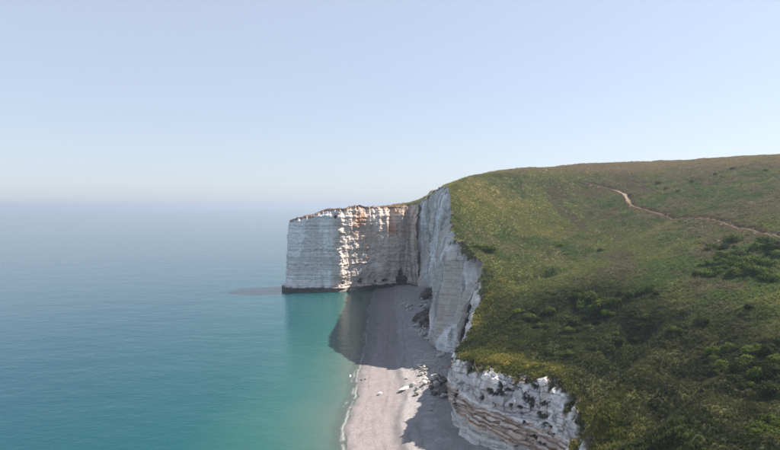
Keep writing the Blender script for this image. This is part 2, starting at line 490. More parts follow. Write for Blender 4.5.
def cliff_sheet(name, s0, s1, ds, rows, kind_, label):
    s = np.arange(s0, s1 + ds, ds)
    P = coast_at(s)
    sm = np.arange(s0 - 6, s1 + 6.01, .5)
    Q = coast_at(np.clip(sm, 0, sarc[-1])); M = .5 * (Q[:, :2] + Q[:, 3:5])
    T = np.gradient(M, axis=0)
    ker = np.hanning(21); ker /= ker.sum()
    T = np.stack([np.convolve(np.pad(T[:, k], 10, mode='edge'), ker, 'valid') for k in (0, 1)], 1)
    T /= np.maximum(np.linalg.norm(T, axis=1, keepdims=True), 1e-6)
    tx, ty = np.interp(s, sm, T[:, 0]), np.interp(s, sm, T[:, 1])
    nrm = np.hypot(tx, ty); nx, ny = -ty / nrm, tx / nrm            # seaward
    lip, foot = P[:, :2], P[:, 3:5]
    nr = rows
    v = np.linspace(0, 1, nr)
    ztop0 = land(lip[:, 0], lip[:, 1])
    base = -2.0
    Z = base + v[None, :] * (ztop0[:, None] - base)
    prof = v[None, :] * np.ones((len(s), 1))
    if kind_ == 'head':                                             # crest leans back on the inner half
        lean = (sst(-42, -34, foot[:, 0]) * (foot[:, 1] < 498 + .2 * (foot[:, 0] + 40)))[:, None]
        prof = prof * (1 - lean) + lean * v[None, :] ** 4.5
    X = foot[:, None, 0] + (lip[:, None, 0] - foot[:, None, 0]) * prof
    Y = foot[:, None, 1] + (lip[:, None, 1] - foot[:, None, 1]) * prof
    big = (fbm(X/22, Y/22, Z/90, 3, 41) - .5)
    med = 1 - 2 * np.abs(fbm(X/8, Y/8, Z/40, 3, 43) - .5)
    sml = fbm(X/2.2, Y/2.2, Z/2.2, 4, 45) - .5
    li, edge, along = strata(X, Y, Z)
    amp = {'near': (2.2, 1.6, 1.15, .34), 'main': (3.2, 2.4, .8, .16), 'head': (2.2, 1.3, .8, .5)}[kind_]
    D = big * amp[0] * 2 + (med - .7) * amp[1] * 2 + sml * amp[2]
    lay = lay_off[li] * (.35 + .9 * along) * amp[3]
    groove = -.35 * sst(.22, .05, edge) * sst(.25, .5, along + .1) * (.35 if kind_ == 'main' else 1)
    jl = np.where(lay_tone[li] > 0, 2.1, 3.4)
    ja = np.floor((s[:, None] + lay_off[li] * 5 + (sml * 1.2)) / jl)
    blk = _h(ja.astype(np.int64), li.astype(np.int64), li.astype(np.int64) * 0, 97) - .5
    D = D + lay + groove + blk * {'near': 1.0, 'main': .5, 'head': .8}[kind_]
    hgt = ztop0[:, None] - Z
    # weathered, gullied crest
    g2 = fbm(X/2.6, Y/2.6, Z/14, 3, 47)
    D = D - sst(5, 0, hgt) * (.4 + 2.2 * sst(.42, .62, g2))
    # colours ------------------------------------------------------------
    n1 = fbm(X/14, Y/14, Z/9, 4, 61); n2 = fbm(X/4, Y/4, Z/4, 4, 63); n3 = fbm(X/1.3, Y/1.3, Z/1.3, 3, 65)
    nv = fbm(X/3.0, Y/3.0, Z/40, 4, 67)                              # vertical run-off
    Cc = np.empty(X.shape + (3,))
    def blend(col, m):
        nonlocal Cc
        Cc = Cc + (np.asarray(col) - Cc) * np.clip(m, 0, 1)[..., None]
    Cc[:] = (.82, .81, .785)
    Cc *= (1 + .10 * lay_tone[li] * (.4 + along))[..., None]
    line = sst(.25, .06, edge) * sst(.3, .55, along + .15)
    dark_hole = np.zeros_like(X)
    if kind_ == 'near':
        zt = Z + (X - 22) * .16 + (n1 - .5) * 2.0                     # bands dip to the right
        band = sst(9.0, 9.8, zt) * sst(16.6, 15.8, zt)
        ls_ = np.sin(zt * 4.4 + 2.5 * (n1 - .5)) + .6 * np.sin(zt * 7.7 + 1.0)
        blend((.42, .27, .18), band * (.62 + .35 * ls_))
        blend((.15, .085, .05), band * sst(.25, 1.0, ls_ + (n2 - .5) * 2.4) * .85)
        D = D + band * (.34 * np.clip(ls_, -1, 1) * (.3 + 1.4 * along) + .8 + (n2 - .5) * 1.2)
        D = D - sst(9.4, 7.4, zt) * sst(-3, 5, zt) * 1.5             # undercut below the bands
        up = sst(16.4, 17.4, zt)
        blend((.44, .42, .42), up * sst(.42, .60, n1) * .75)
        blend((.34, .32, .32), up * sst(.50, .62, n2) * .55)
        blend((.84, .81, .77), up * sst(8, 1.5, hgt) * sst(.42, .54, nv) * .9)
        blend((.36, .29, .24), sst(.56, .70, nv) * .5 * up)
        crk = sst(.026, .006, np.abs(fbm(X/4.5, Y/4.5, Z/11, 3, 69) - .5))
        D = D - .5 * crk * up
        blend((.16, .14, .13), crk * .7 * up)
        blend((.60, .57, .53), sst(9.6, 8.6, zt) * .7)
        rg = fbm(X/.75, Y/.75, Z/.75, 3, 87) - .5
        D = D + up * rg * .9 + (1 - up) * rg * .45
        Cc *= (.78 + .44 * fbm(X/.6, Y/.6, Z/.5, 3, 88))[..., None]
        tj = np.arange(X.shape[0])[:, None] * 0 + X
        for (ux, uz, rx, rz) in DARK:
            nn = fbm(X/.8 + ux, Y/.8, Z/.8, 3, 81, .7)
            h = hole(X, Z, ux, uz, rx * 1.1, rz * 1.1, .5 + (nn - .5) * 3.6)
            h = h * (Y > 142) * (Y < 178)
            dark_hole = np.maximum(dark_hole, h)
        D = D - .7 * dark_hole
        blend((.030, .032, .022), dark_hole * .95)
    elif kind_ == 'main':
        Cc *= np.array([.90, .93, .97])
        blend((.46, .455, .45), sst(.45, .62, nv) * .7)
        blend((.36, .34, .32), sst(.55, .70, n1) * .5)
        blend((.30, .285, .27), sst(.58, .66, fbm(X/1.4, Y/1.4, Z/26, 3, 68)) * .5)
        lad = np.exp(-((Y - 290) / 5)**2) * sst(.40, .55, vn(X*0, Y/3, Z/1.6, 93))
        D = D - 1.3 * lad
        blend((.26, .27, .29), lad * .75)
        # pale grainy scree face towards the valley end
        sc = sst(300, 275, Y)
        D = D + sc * (fbm(X/2, Y/2, Z/30, 3, 91) - .5) * 1.6
        blend((.47, .455, .435), sc * .6 * sst(.4, .6, nv))
        blend((.13, .09, .065), sst(268, 255, Y) * sst(7, 1.5, hgt) * (.5 + .5 * n2))
        fold = 1 - 2 * np.abs(fbm(Y/17, Z/110, X/60, 3, 94) - .5)
        D = D + (fold - .72) * 17.0 * sst(-4, 10, Z) * sst(0, 10, hgt)
        scar = sst(.50, .60, fbm(Y/20 + 5, Z/26, 0, 4, 96))
        D = D - 1.4 * scar
        blend((.44, .41, .38), scar * .6)
        blend((.50, .44, .37), sst(.52, .64, fbm(Y/9, Z/30, 3, 4, 98)) * .5)
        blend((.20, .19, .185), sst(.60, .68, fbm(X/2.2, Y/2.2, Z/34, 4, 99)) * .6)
        cave = hole(Y, Z, 405, 3, 22, 12, n2)
        D = D - 4 * cave
        blend((.10, .085, .075), cave * .8)
        blend((.17, .15, .13), sst(8, 1, Z) * sst(.42, .6, n1) * .7)
    else:
        Cc *= np.array([.97, .99, 1.02])
        front = (ny < -.3)[:, None] * np.ones_like(X)
        blend((.52, .45, .385), sst(-54, -48, X) * sst(.30, .55, n1 + .2) * .9)  # sunlit inner face warmed and dulled in colour, standing in for softer light
        # rust coloured run-off from the crest
        r1 = np.exp(-((X + 27) / 6)**2) + np.exp(-((X - 3) / 7)**2) + .7 * np.exp(-((X - 16) / 6)**2)
        blend((.36, .20, .12), r1 * sst(40, 54, Z + 26 * (n1 - .5) + 12 * (nv - .5)) * (.45 + .9 * n2))
        blend((.40, .25, .16), .75 * np.exp(-((X + 18) / 9)**2) * sst(.50, .60, n2) * sst(20, 30, Z) * sst(62, 50, Z))
        blend((.45, .42, .40), sst(.5, .66, n1) * .5)
        blend((.58, .54, .50), sst(-75, -60, X) * sst(-30, -42, X) * sst(.5, .6, nv) * .6)
        blend((.20, .175, .155), sst(6, 14, X) * sst(.44, .6, nv) * .7)
        blend((.22, .14, .09), sst(3.2, .6, hgt + (n2 - .5) * 4) * .8)
        # faces turned to the right carry the buttress and the hollow beside it
        rb = fbm(X/5.5, Y/30, Z/55, 3, 95)
        inner = sst(-40, -33, X) * (Y < 498 + .2 * (X + 40))
        D = D + inner * sst(36, 62, Z) * (rb - .5) * 11.0 + inner * (n2 - .5) * 1.8
        D = D - 2.6 * inner * sst(-8, -13, X) * sst(62, 55, Z + 8 * (n1 - .5) + .05 * (X + 24)**2)
        D = D + 3.2 * np.exp(-((X + 45) / 3.2)**2) * sst(.35, .62, n1) * (Y < 498 + .2 * (X + 40))
        D = D - 3.0 * np.exp(-((X - 1) / 2.5)**2) * sst(40, 62, Z)
        # wave-cut ledge of dark wet rock
        ledge = sst(4.6, 3.6, Z + (n2 - .5) * 2.5)
        D = D + ledge * (1.6 + 2.6 * n2) 
        blend((.050, .042, .036), ledge * (.95 - .5 * np.exp(-((X + 36) / 7)**2)))
        for (ux, uz, rx, rz) in [(-41.6, 7.6, 1.3, 1.8), (-25.6, 7.4, 2.6, 2.6), (-12.4, 6.4, 1.0, 1.2), (-4.4, 7.2, 3.4, 1.3),
                                 (11.0, 5.5, 5.4, 5.5), (10.0, 12, 2.2, 5.5), (-48.6, 66, 1.5, 1.5)]:
            h = hole(X, Z, ux, uz, rx, rz, fbm(X/1.5 + ux, Y/1.5, Z/1.5, 2, 83)) * front
            dark_hole = np.maximum(dark_hole, h)
        D = D - 6.5 * dark_hole
        blend((.07, .06, .05), dark_hole * .85)
    Cc *= (1 - {'near': .34, 'main': .22, 'head': .28}[kind_] * line)[..., None]
    Cc *= (.86 + .28 * n3)[..., None]
    # earth and turf hanging over the crest
    lipg = sst(2.6, .5, hgt + (n2 - .5) * 6 - (g2 - .5) * 14)
    gcol = land_colour(X[:, -1:], Y[:, -1:], Z[:, -1:]) 
    if kind_ != 'head':
        blend((.085, .07, .045), lipg * .9)
        blend(gcol * np.ones_like(Cc), lipg * sst(.4, .55, n3))
    XX = X + nx[:, None] * D; YY = Y + ny[:, None] * D
    # lift columns so that their top row meets the land there
    zt1 = land(XX[:, -1], YY[:, -1])
    zt1 = np.where(hgt[:, -1] > -1, np.minimum(zt1, ztop0 + 1.5), ztop0)
    Z = Z + (zt1 - ztop0)[:, None] * (v[None, :]**4)
    # turf flap running inland from the crest
    inl = np.array([.25, .6, 1.2, 2.0, 3.0, 4.2])
    FX = XX[:, -1:] - nx[:, None] * inl; FY = YY[:, -1:] - ny[:, None] * inl
    FZ = land(FX, FY) + np.array([.02, .06, .1, .12, .12, .06])
    FC = land_colour(FX, FY, FZ)
    nf = len(inl)
    V = np.stack([np.concatenate([XX, FX], 1), np.concatenate([YY, FY], 1), np.concatenate([Z, FZ], 1)], -1)
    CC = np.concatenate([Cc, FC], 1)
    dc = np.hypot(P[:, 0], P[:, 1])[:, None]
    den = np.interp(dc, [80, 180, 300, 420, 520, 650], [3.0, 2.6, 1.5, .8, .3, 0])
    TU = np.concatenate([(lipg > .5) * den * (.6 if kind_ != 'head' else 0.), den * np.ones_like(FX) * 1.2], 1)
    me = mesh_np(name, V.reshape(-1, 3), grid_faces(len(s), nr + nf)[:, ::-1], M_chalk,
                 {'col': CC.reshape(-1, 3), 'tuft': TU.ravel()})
    if kind_ == 'near':
        me.polygons.foreach_set('use_smooth', np.zeros(len(me.polygons), bool))
    return add(name, me, label, 'cliff', kind='structure')

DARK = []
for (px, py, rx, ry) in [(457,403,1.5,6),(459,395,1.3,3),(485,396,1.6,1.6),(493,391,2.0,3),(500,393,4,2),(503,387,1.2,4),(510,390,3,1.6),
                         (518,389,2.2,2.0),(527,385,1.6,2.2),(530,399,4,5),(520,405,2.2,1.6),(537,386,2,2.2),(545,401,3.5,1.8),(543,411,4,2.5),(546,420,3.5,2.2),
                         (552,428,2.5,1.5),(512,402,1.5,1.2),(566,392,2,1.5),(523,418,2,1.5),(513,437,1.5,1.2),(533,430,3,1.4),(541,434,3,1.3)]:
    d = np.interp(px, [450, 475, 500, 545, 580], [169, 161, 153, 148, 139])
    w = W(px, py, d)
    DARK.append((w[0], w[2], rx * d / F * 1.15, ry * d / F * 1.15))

sA = s_of(36, 90); sB = s_of(*lipc[18][:2]); sC = s_of(*lipc[29][:2]); sD = s_of(-90, 488)
near_cliff = cliff_sheet('cliff', sA, sB + 1, .33, 105, 'near', 'low near chalk bluff with brown banded strata and dark hollows')
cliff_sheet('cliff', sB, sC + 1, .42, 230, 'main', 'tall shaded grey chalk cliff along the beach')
cliff_sheet('headland', sC, sD + 1, .46, 180, 'head', 'blocky white chalk headland with rust stains jutting into the sea')
cliff_sheet('cliff', 0, sA + 2, 1.5, 40, 'near', 'low chalk cliff edge continuing toward the viewer')
cliff_sheet('cliff', sD, sarc[-1] - 4, 5.0, 50, 'main', 'far seaward side of the chalk coast behind the headland')

# ------------------------------------------------------------------ beach
def shore_x(y):
    return -14.0 + (fbm(y/35, 0, 0, 2, 101) - .5) * 4.0 + (fbm(y/6, 3, 0, 2, 103) - .5) * 1.6
PILES = [(434, 291, 8, 10.0), (428, 326, 7, 6.5), (438, 333, 7, 5.5), (436, 392, 6, 3.2), (428, 372, 5, 1.5), (440, 365, 6, 2.6)]
def flat_hit(px, py, z=2.5):
    d = (CAM_Z - z) * F / (py - 207.0)
    return (px - 390) / F * d, d
PILEW = [(*flat_hit(a, b, 2.5), r, h) for a, b, r, h in PILES]
def beach(x, y):
    x = np.asarray(x, float); y = np.asarray(y, float)
    t = x - shore_x(y)
    b = 16.5 + (fbm(y/20, 9, 0, 2, 105) - .5) * 4
    z = np.where(t < 0, np.maximum(.075 * t, -7), .052 * np.maximum(t, 0))
    z = z + .9 * sst(b, b + 3.5, t) + .05 * np.minimum(np.maximum(t - b, 0), 9)
    z = z + (fbm(x/5, y/9, 0, 3, 107) - .5) * .25 * sst(-4, 3, t)
    for (cx, cy, r, h) in PILEW:
        z = z + h * np.exp(-(((x - cx) / r)**2 + ((y - cy) / (r * 1.5))**2)) * (.5 + fbm(x/2.5, y/2.5, 0, 3, 109))
    return z
bx = np.concatenate([np.arange(-130, -40, 3.0), np.arange(-40, 40, .5), np.arange(40, 60, 2.)])
by = np.concatenate([np.arange(-120, 130, 4.0), np.arange(130, 300, .7), np.arange(300, 480, 1.1)])
BX, BY = np.meshgrid(bx, by, indexing='ij')
BZ = beach(BX, BY)
t = BX - shore_x(BY)
bn1 = fbm(BX/12, BY/40, 0, 3, 111); bn2 = fbm(BX/1.5, BY/5, 0, 3, 113)
BC = np.empty(BX.shape + (3,)); BC[:] = (.190, .172, .172)
def bl(col, m):
    global BC
    BC = BC + (np.asarray(col) - BC) * np.clip(m, 0, 1)[..., None]
bl((.235, .222, .222), sst(17, 20, t + (bn1 - .5) * 4))
bl((.16, .145, .145), .7 * np.exp(-((t - 17 - (bn1 - .5) * 5) / 1.3)**2))
bl((.165, .15, .155), .5 * sst(.5, .64, bn2) * sst(18, 10, t))
bl((.105, .10, .105), sst(1.0, .1, (t + (bn2 - .5) * 2) / np.interp(BY, [150, 210, 330, 480], [2.6, 3.5, 11, 14])) * .85)  # wet band at the waterline; its northern widening puts shade into the colour
bl((.32, .31, .31), .6 * sst(.55, .7, fbm(BX/3, BY/3, 0, 3, 115)) * sst(22, 27, t))
bl((.14, .15, .10), sst(-1, -14, t) * .6)
for off_, w_, st_ in ((5.0, .5, .5), (9.2, .35, .4), (12.5, .5, .55), (20.5, .6, .5), (24, .5, .4)):
    q_ = t - off_ - (fbm(BY/22, off_, 0, 3, 119) - .5) * 4
    bl((.11, .092, .085), st_ * np.exp(-(q_ / w_)**2) * sst(.38, .6, fbm(BX/2, BY/6, off_, 3, 118)))
for (cx, cy, rad, h) in PILEW[:4]:
    pm = np.exp(-(((BX - cx - 2) / (rad * .8))**2 + ((BY - cy) / (rad * 1.1))**2)) * (.4 + 1.2 * fbm(BX/2.2, BY/2.2, 0, 3, 117))
    bl((.075, .062, .05), sst(.4, .62, pm) * .9)
BC *= (.88 + .24 * bn2)[..., None]
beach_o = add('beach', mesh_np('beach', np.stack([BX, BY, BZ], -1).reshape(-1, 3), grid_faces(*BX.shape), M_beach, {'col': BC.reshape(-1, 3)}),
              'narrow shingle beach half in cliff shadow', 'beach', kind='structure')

# ------------------------------------------------------------------ sea
def sym_geo(a, b, n): return np.geomspace(a, b, n)
sx = np.concatenate([-sym_geo(130, 20000, 40)[::-1], np.arange(-128, -44, 4.), np.arange(-44, 2, .5), [8, 20, 40, 80], sym_geo(160, 20000, 16)])
sy = np.concatenate([-sym_geo(100, 20000, 16)[::-1], np.arange(-90, 130, 8.), np.arange(130, 300, .7), np.arange(300, 480, 1.2), sym_geo(482, 20000, 60)])
SX, SY = np.meshgrid(sx, sy, indexing='ij')
SD = np.clip(SX * 0 + (shore_x(np.clip(SY, -200, 480)) - SX), -5, 400)
hx = np.maximum(np.abs(SX + 40) - 62, 0); 
depth = np.where(SY > 465, np.maximum(SD, 60), SD)
n_f = fbm(SX/1.6, SY/2.6, 0, 3, 121); n_g = fbm(SX/9, SY/9, 0, 2, 123)
foam = .5 * np.exp(-((SD - .35 - (n_g - .5) * .8) / .36)**2) * sst(.22, .46, n_f + (n_g - .5) * .6)
for off, wd, st in ((2.2, .3, .35),):
    w = off + (fbm(SY/14, off, 0, 2, 125) - .5) * 5
    foam = np.maximum(foam, st * np.exp(-((SD - w) / wd)**2) * sst(.50, .66, fbm(SX/3, SY/7, off, 3, 127)))
foam = np.where((SY > 60) & (SY < 466), foam, 0)
m, nt, b, out = mat('sea_water')
ad = N(nt, 'ShaderNodeAttribute', attribute_name='depth'); af = N(nt, 'ShaderNodeAttribute', attribute_name='foam')
big_n = noise_node(nt, .012, 3, .5)
cm = N(nt, 'ShaderNodeMath', operation='ADD'); nt.links.new(ad.outputs['Fac'], cm.inputs[0])
nt.links.new(maprange(nt, big_n.outputs['Fac'], .3, .7, -.03, .03), cm.inputs[1])
rp = N(nt, 'ShaderNodeValToRGB'); nt.links.new(cm.outputs[0], rp.inputs['Fac'])
els = rp.color_ramp.elements
els[0].position = 0.0; els[0].color = (.068, .092, .080, 1)
els[1].position = 1.0; els[1].color = (.002, .040, .061, 1)
for p, c in ((.06, (.042, .086, .072)), (.16, (.016, .074, .067)), (.35, (.004, .053, .062))):
    e = els.new(p); e.color = (*c, 1)
cf = N(nt, 'ShaderNodeMix', data_type='RGBA'); nt.links.new(af.outputs['Fac'], cf.inputs['Factor'])
nt.links.new(rp.outputs['Color'], cf.inputs['A']); cf.inputs['B'].default_value = (.72, .74, .74, 1)
nt.links.new(cf.outputs['Result'], b.inputs['Base Color'])
nt.links.new(maprange(nt, af.outputs['Fac'], 0, 1, .12, .7), b.inputs['Roughness'])
b.inputs['IOR'].default_value = 1.33
b.inputs['Specular IOR Level'].default_value = .28
# clear where shallow
al = N(nt, 'ShaderNodeMath', operation='MAXIMUM'); nt.links.new(maprange(nt, ad.outputs['Fac'], 0, .035, .5, 1.0), al.inputs[0]); nt.links.new(af.outputs['Fac'], al.inputs[1])
nt.links.new(al.outputs[0], b.inputs['Alpha'])
geo = N(nt, 'ShaderNodeNewGeometry')
mp = N(nt, 'ShaderNodeMapping'); nt.links.new(geo.outputs['Position'], mp.inputs['Vector'])
mp.inputs['Rotation'].default_value = (0, 0, math.radians(25)); mp.inputs['Scale'].default_value = (.6, 1.0, 1)
prev = None
for sc, dist in ((.035, .8), (.16, .22), (.7, .10)):
    bn = N(nt, 'ShaderNodeBump'); bn.inputs['Strength'].default_value = 1.0; bn.inputs['Distance'].default_value = dist
    nt.links.new(noise_node(nt, sc, 4, .6, mp.outputs['Vector']).outputs['Fac'], bn.inputs['Height'])
    if prev: nt.links.new(prev, bn.inputs['Normal'])
    prev = bn.outputs['Normal']
nt.links.new(prev, b.inputs['Normal'])
M_sea = m
add('sea', mesh_np('sea', np.stack([SX, SY, SX * 0], -1).reshape(-1, 3), grid_faces(*SX.shape), M_sea,
                   {'depth': np.clip(depth / 150, 0, 1).ravel(), 'foam': foam.ravel()}),
    'calm teal sea turning green in the shallows by the beach', 'sea', kind='structure')

# ------------------------------------------------------------------ path
pc = path_c[:, :2]
seg = np.concatenate([[0], np.cumsum(np.linalg.norm(np.diff(pc, axis=0), axis=1))])
ss = np.arange(0, seg[-1], .6)
pc = np.stack([np.interp(ss, seg, pc[:, 0]), np.interp(ss, seg, pc[:, 1])], 1)
tg = np.gradient(pc, axis=0); tg /= np.linalg.norm(tg, axis=1, keepdims=True)
nn = np.stack([-tg[:, 1], tg[:, 0]], 1)
wid = np.interp(ss / seg[-1], [0, .08, .14, .22, .3, 1], [.2, .35, 1.0, .9, .40, .36]) * (.8 + .5 * vn(ss/5, 0, 0, 131))
off = np.linspace(-1, 1, 7)
PX = pc[:, None, 0] + nn[:, None, 0] * off * wid[:, None]; PY = pc[:, None, 1] + nn[:, None, 1] * off * wid[:, None]
PZ = land(PX, PY) + .24 - .05 * np.abs(off)
PC = np.empty(PX.shape + (3,)); PC[:] = (.12, .082, .056)
pal = np.exp(-((ss / seg[-1] - .17) / .06)**2)[:, None] * np.ones_like(PX)
PC += (np.array([.26, .205, .155]) - PC) * pal[..., None]
PC *= (.75 + .5 * fbm(PX/1.5, PY/1.5, 0, 2, 133))[..., None]
add('path', mesh_np('path', np.stack([PX, PY, PZ], -1).reshape(-1, 3), grid_faces(*PX.shape), M_path, {'col': PC.reshape(-1, 3)}),
    'narrow bare earth footpath crossing the hillside', 'path', kind='structure')

# ------------------------------------------------------------------ grass (stuff)
def tuft_mesh(name, r, n, hgt, spread, width):
    V, Fs = [], []
    for i in range(n):
        a = r.uniform(0, 6.283); q = spread * math.sqrt(r.uniform(0, 1))
        bxp, byp = q * math.cos(a), q * math.sin(a)
        a2 = a + r.uniform(-.9, .9); ln = r.uniform(.15, .6) * hgt; h = hgt * r.uniform(.55, 1.1)
        w = width * r.uniform(.6, 1.2); px_, py_ = -math.sin(a2) * w, math.cos(a2) * w
        k = len(V)
        V += [(bxp - px_, byp - py_, -.1), (bxp + px_, byp + py_, -.1),
              (bxp + .45*ln*math.cos(a2) + px_*.8, byp + .45*ln*math.sin(a2) + py_*.8, h*.65),
              (bxp + .45*ln*math.cos(a2) - px_*.8, byp + .45*ln*math.sin(a2) - py_*.8, h*.65),
              (bxp + ln*math.cos(a2), byp + ln*math.sin(a2), h)]
        Fs += [(k, k+1, k+2), (k, k+2, k+3), (k+3, k+2, k+4)]
    me = bpy.data.meshes.new(name); me.from_pydata(V, [], Fs); me.materials.append(M_tuft); me.update()
    return me
tuft_col = bpy.data.collections.new('tuft_sources')
rr = random.Random(3)
for i, (n, h, sp, w) in enumerate([(13, .42, .34, .07), (15, .55, .42, .08), (12, .36, .48, .09), (18, .8, .55, .10)]):
    o = bpy.data.objects.new('grass_tuft', tuft_mesh('grass_tuft', rr, n, h, sp, w)); tuft_col.objects.link(o)

def scatter(name, target, dens_mul, seed, smin, smax, label, source=None, tone=(1.15, 1.6)):
    ng = bpy.data.node_groups.new('scatter_grass', 'GeometryNodeTree')
    ng.interface.new_socket('Geometry', in_out='INPUT', socket_type='NodeSocketGeometry')
    ng.interface.new_socket('Geometry', in_out='OUTPUT', socket_type='NodeSocketGeometry')
    gi, go = ng.nodes.new('NodeGroupInput'), ng.nodes.new('NodeGroupOutput')
    oi = ng.nodes.new('GeometryNodeObjectInfo'); oi.inputs['Object'].default_value = target; oi.transform_space = 'RELATIVE'
    na = ng.nodes.new('GeometryNodeInputNamedAttribute'); na.data_type = 'FLOAT'; na.inputs['Name'].default_value = 'tuft'
    mu = ng.nodes.new('ShaderNodeMath'); mu.operation = 'MULTIPLY'; mu.inputs[1].default_value = dens_mul
    ng.links.new(na.outputs['Attribute'], mu.inputs[0])
    dp = ng.nodes.new('GeometryNodeDistributePointsOnFaces'); dp.inputs['Seed'].default_value = seed
    ng.links.new(oi.outputs['Geometry'], dp.inputs['Mesh']); ng.links.new(mu.outputs[0], dp.inputs['Density'])
    nc = ng.nodes.new('GeometryNodeInputNamedAttribute'); nc.data_type = 'FLOAT_COLOR'; nc.inputs['Name'].default_value = 'col'
    rc = ng.nodes.new('FunctionNodeRandomValue'); rc.data_type = 'FLOAT'
    fl = [s for s in rc.inputs if s.type == 'VALUE']; fl[0].default_value = tone[0]; fl[1].default_value = tone[1]
    vm = ng.nodes.new('ShaderNodeVectorMath'); vm.operation = 'SCALE'
    ng.links.new(nc.outputs['Attribute'], vm.inputs[0]); ng.links.new([s for s in rc.outputs if s.type == 'VALUE'][0], vm.inputs['Scale'])
    st = ng.nodes.new('GeometryNodeStoreNamedAttribute'); st.data_type = 'FLOAT_COLOR'; st.domain = 'INSTANCE'; st.inputs['Name'].default_value = 'tcol'
    ci = ng.nodes.new('GeometryNodeCollectionInfo'); ci.inputs['Collection'].default_value = source or tuft_col
    ci.inputs['Separate Children'].default_value = True; ci.inputs['Reset Children'].default_value = True
    ip = ng.nodes.new('GeometryNodeInstanceOnPoints'); ip.inputs['Pick Instance'].default_value = True
    ng.links.new(dp.outputs['Points'], ip.inputs['Points']); ng.links.new(ci.outputs['Instances'], ip.inputs['Instance'])
    rv = ng.nodes.new('FunctionNodeRandomValue'); rv.data_type = 'FLOAT_VECTOR'; rv.inputs[0].default_value = (-.25, -.25, 0); rv.inputs[1].default_value = (.25, .25, 6.28)
    ng.links.new(rv.outputs[0], ip.inputs['Rotation'])
    rs = ng.nodes.new('FunctionNodeRandomValue'); rs.data_type = 'FLOAT'
    fl = [s for s in rs.inputs if s.type == 'VALUE']; fl[0].default_value = smin; fl[1].default_value = smax
    ng.links.new([s for s in rs.outputs if s.type == 'VALUE'][0], ip.inputs['Scale'])
    # colour is captured on the points first, then carried to the instances
    sp = ng.nodes.new('GeometryNodeStoreNamedAttribute'); sp.data_type = 'FLOAT_COLOR'; sp.domain = 'POINT'; sp.inputs['Name'].default_value = 'tcol'
    ng.links.new(dp.outputs['Points'], sp.inputs['Geometry']); ng.links.new(vm.outputs['Vector'], sp.inputs['Value'])
    ng.links.new(sp.outputs['Geometry'], ip.inputs['Points'])
    ng.nodes.remove(st)
    ng.links.new(ip.outputs['Instances'], go.inputs['Geometry'])
    me = bpy.data.meshes.new(name); o = add(name, me, label, 'grass', kind='stuff')
    md = o.modifiers.new('scatter', 'NODES'); md.node_group = ng
    return o
scatter('grass', hill, 1.0, 1, .45, 1.0, 'rough tussocky grass covering the clifftop hillside')
for o in [o for o in list(scene.objects) if o.name.startswith('cliff') or o.name.startswith('headland')]:
    if o.name in ('cliff', 'cliff.001', 'headland'):
        scatter('grass', o, .8, 5, .5, 1.2, {'cliff': 'turf fringe hanging over the banded near bluff', 'cliff.001': 'turf fringe along the edge of the tall grey cliff',
                'headland': 'thin brown turf along the crest of the headland'}[o.name])

# ------------------------------------------------------------------ bushes
def bush_mesh(name, seed, mtl, leaves=900):
    r = random.Random(seed)
    lobes = [(0, 0, .30, .62)]
    for _ in range(7):
        a = r.uniform(0, 6.283); q = r.uniform(.3, .78)
        lobes.append((q*math.cos(a), q*math.sin(a), r.uniform(.12, .5), r.uniform(.26, .46)))
    V, Fs = [], []
    tot = sum(l[3]**2 for l in lobes)
    for (cx, cy, cz, rad) in lobes:
        for _ in range(int(leaves * rad**2 / tot)):
            d = Vector((r.gauss(0, 1), r.gauss(0, 1), r.gauss(.25, 1))).normalized()
            p = Vector((cx, cy, cz)) + d * rad * r.uniform(.72, 1.06)
            p.z *= .85
            if p.z < -.05: continue
            nrm = (d + Vector((r.uniform(-.8, .8), r.uniform(-.8, .8), r.uniform(-.4, .9)))).normalized()
            t1 = nrm.orthogonal().normalized(); t2 = nrm.cross(t1)
            s = r.uniform(.045, .10); k = len(V)
            V += [tuple(p + t1*s), tuple(p + t2*s*.7), tuple(p - t1*s*1.1), tuple(p - t2*s*.7)]
            Fs.append((k, k+1, k+2, k+3))
    for _ in range(6):                                  # twigs
        a = r.uniform(0, 6.283); e = Vector((.5*math.cos(a), .5*math.sin(a), r.uniform(.35, .7)))
        k = len(V); w = .02
        V += [(-w, 0, -.15), (w, 0, -.15), (e.x + w*.4, e.y, e.z), (e.x - w*.4, e.y, e.z)]
        Fs.append((k, k+1, k+2, k+3))
    me = bpy.data.meshes.new(name); me.from_pydata(V, [], Fs); me.materials.append(mtl); me.update()
    return me
bush_meshes = [bush_mesh('bush', 20 + i, M_leaf) for i in range(4)] + [bush_mesh('dark_bush', 40 + i, M_leaf2) for i in range(3)]
br_ = random.Random(5)
def place_bush(px, py, wpx, label, group=None, dark=False, sub=1, flat=1.25):
    hit = ground_hit(px, py + wpx * .2, lambda x, y: land(x, y))
    if hit is None: return
    x, y, z = hit
    sc = wpx * y / F * .72
    for k in range(sub):
        ox, oy = (0, 0) if k == 0 else (br_.uniform(-1, 1) * sc * 1.1, br_.uniform(-1.2, 1.2) * sc)
        s2 = sc * (1 if k == 0 else br_.uniform(.45, .8))
        me = br_.choice(bush_meshes[4:] if dark else bush_meshes[:4])
        zz = float(land(np.array([x + ox]), np.array([y + oy]))[0])
        o = add('bush', me, label, 'bush', group, loc=(x + ox, y + oy, zz - .12 * s2))
        o.scale = (s2, s2 * br_.uniform(.85, 1.2), s2 * flat * br_.uniform(.8, 1.1)); o.rotation_euler = (0, 0, br_.uniform(0, 6.28))
G1 = 'bushes of the big thicket below the footpath'
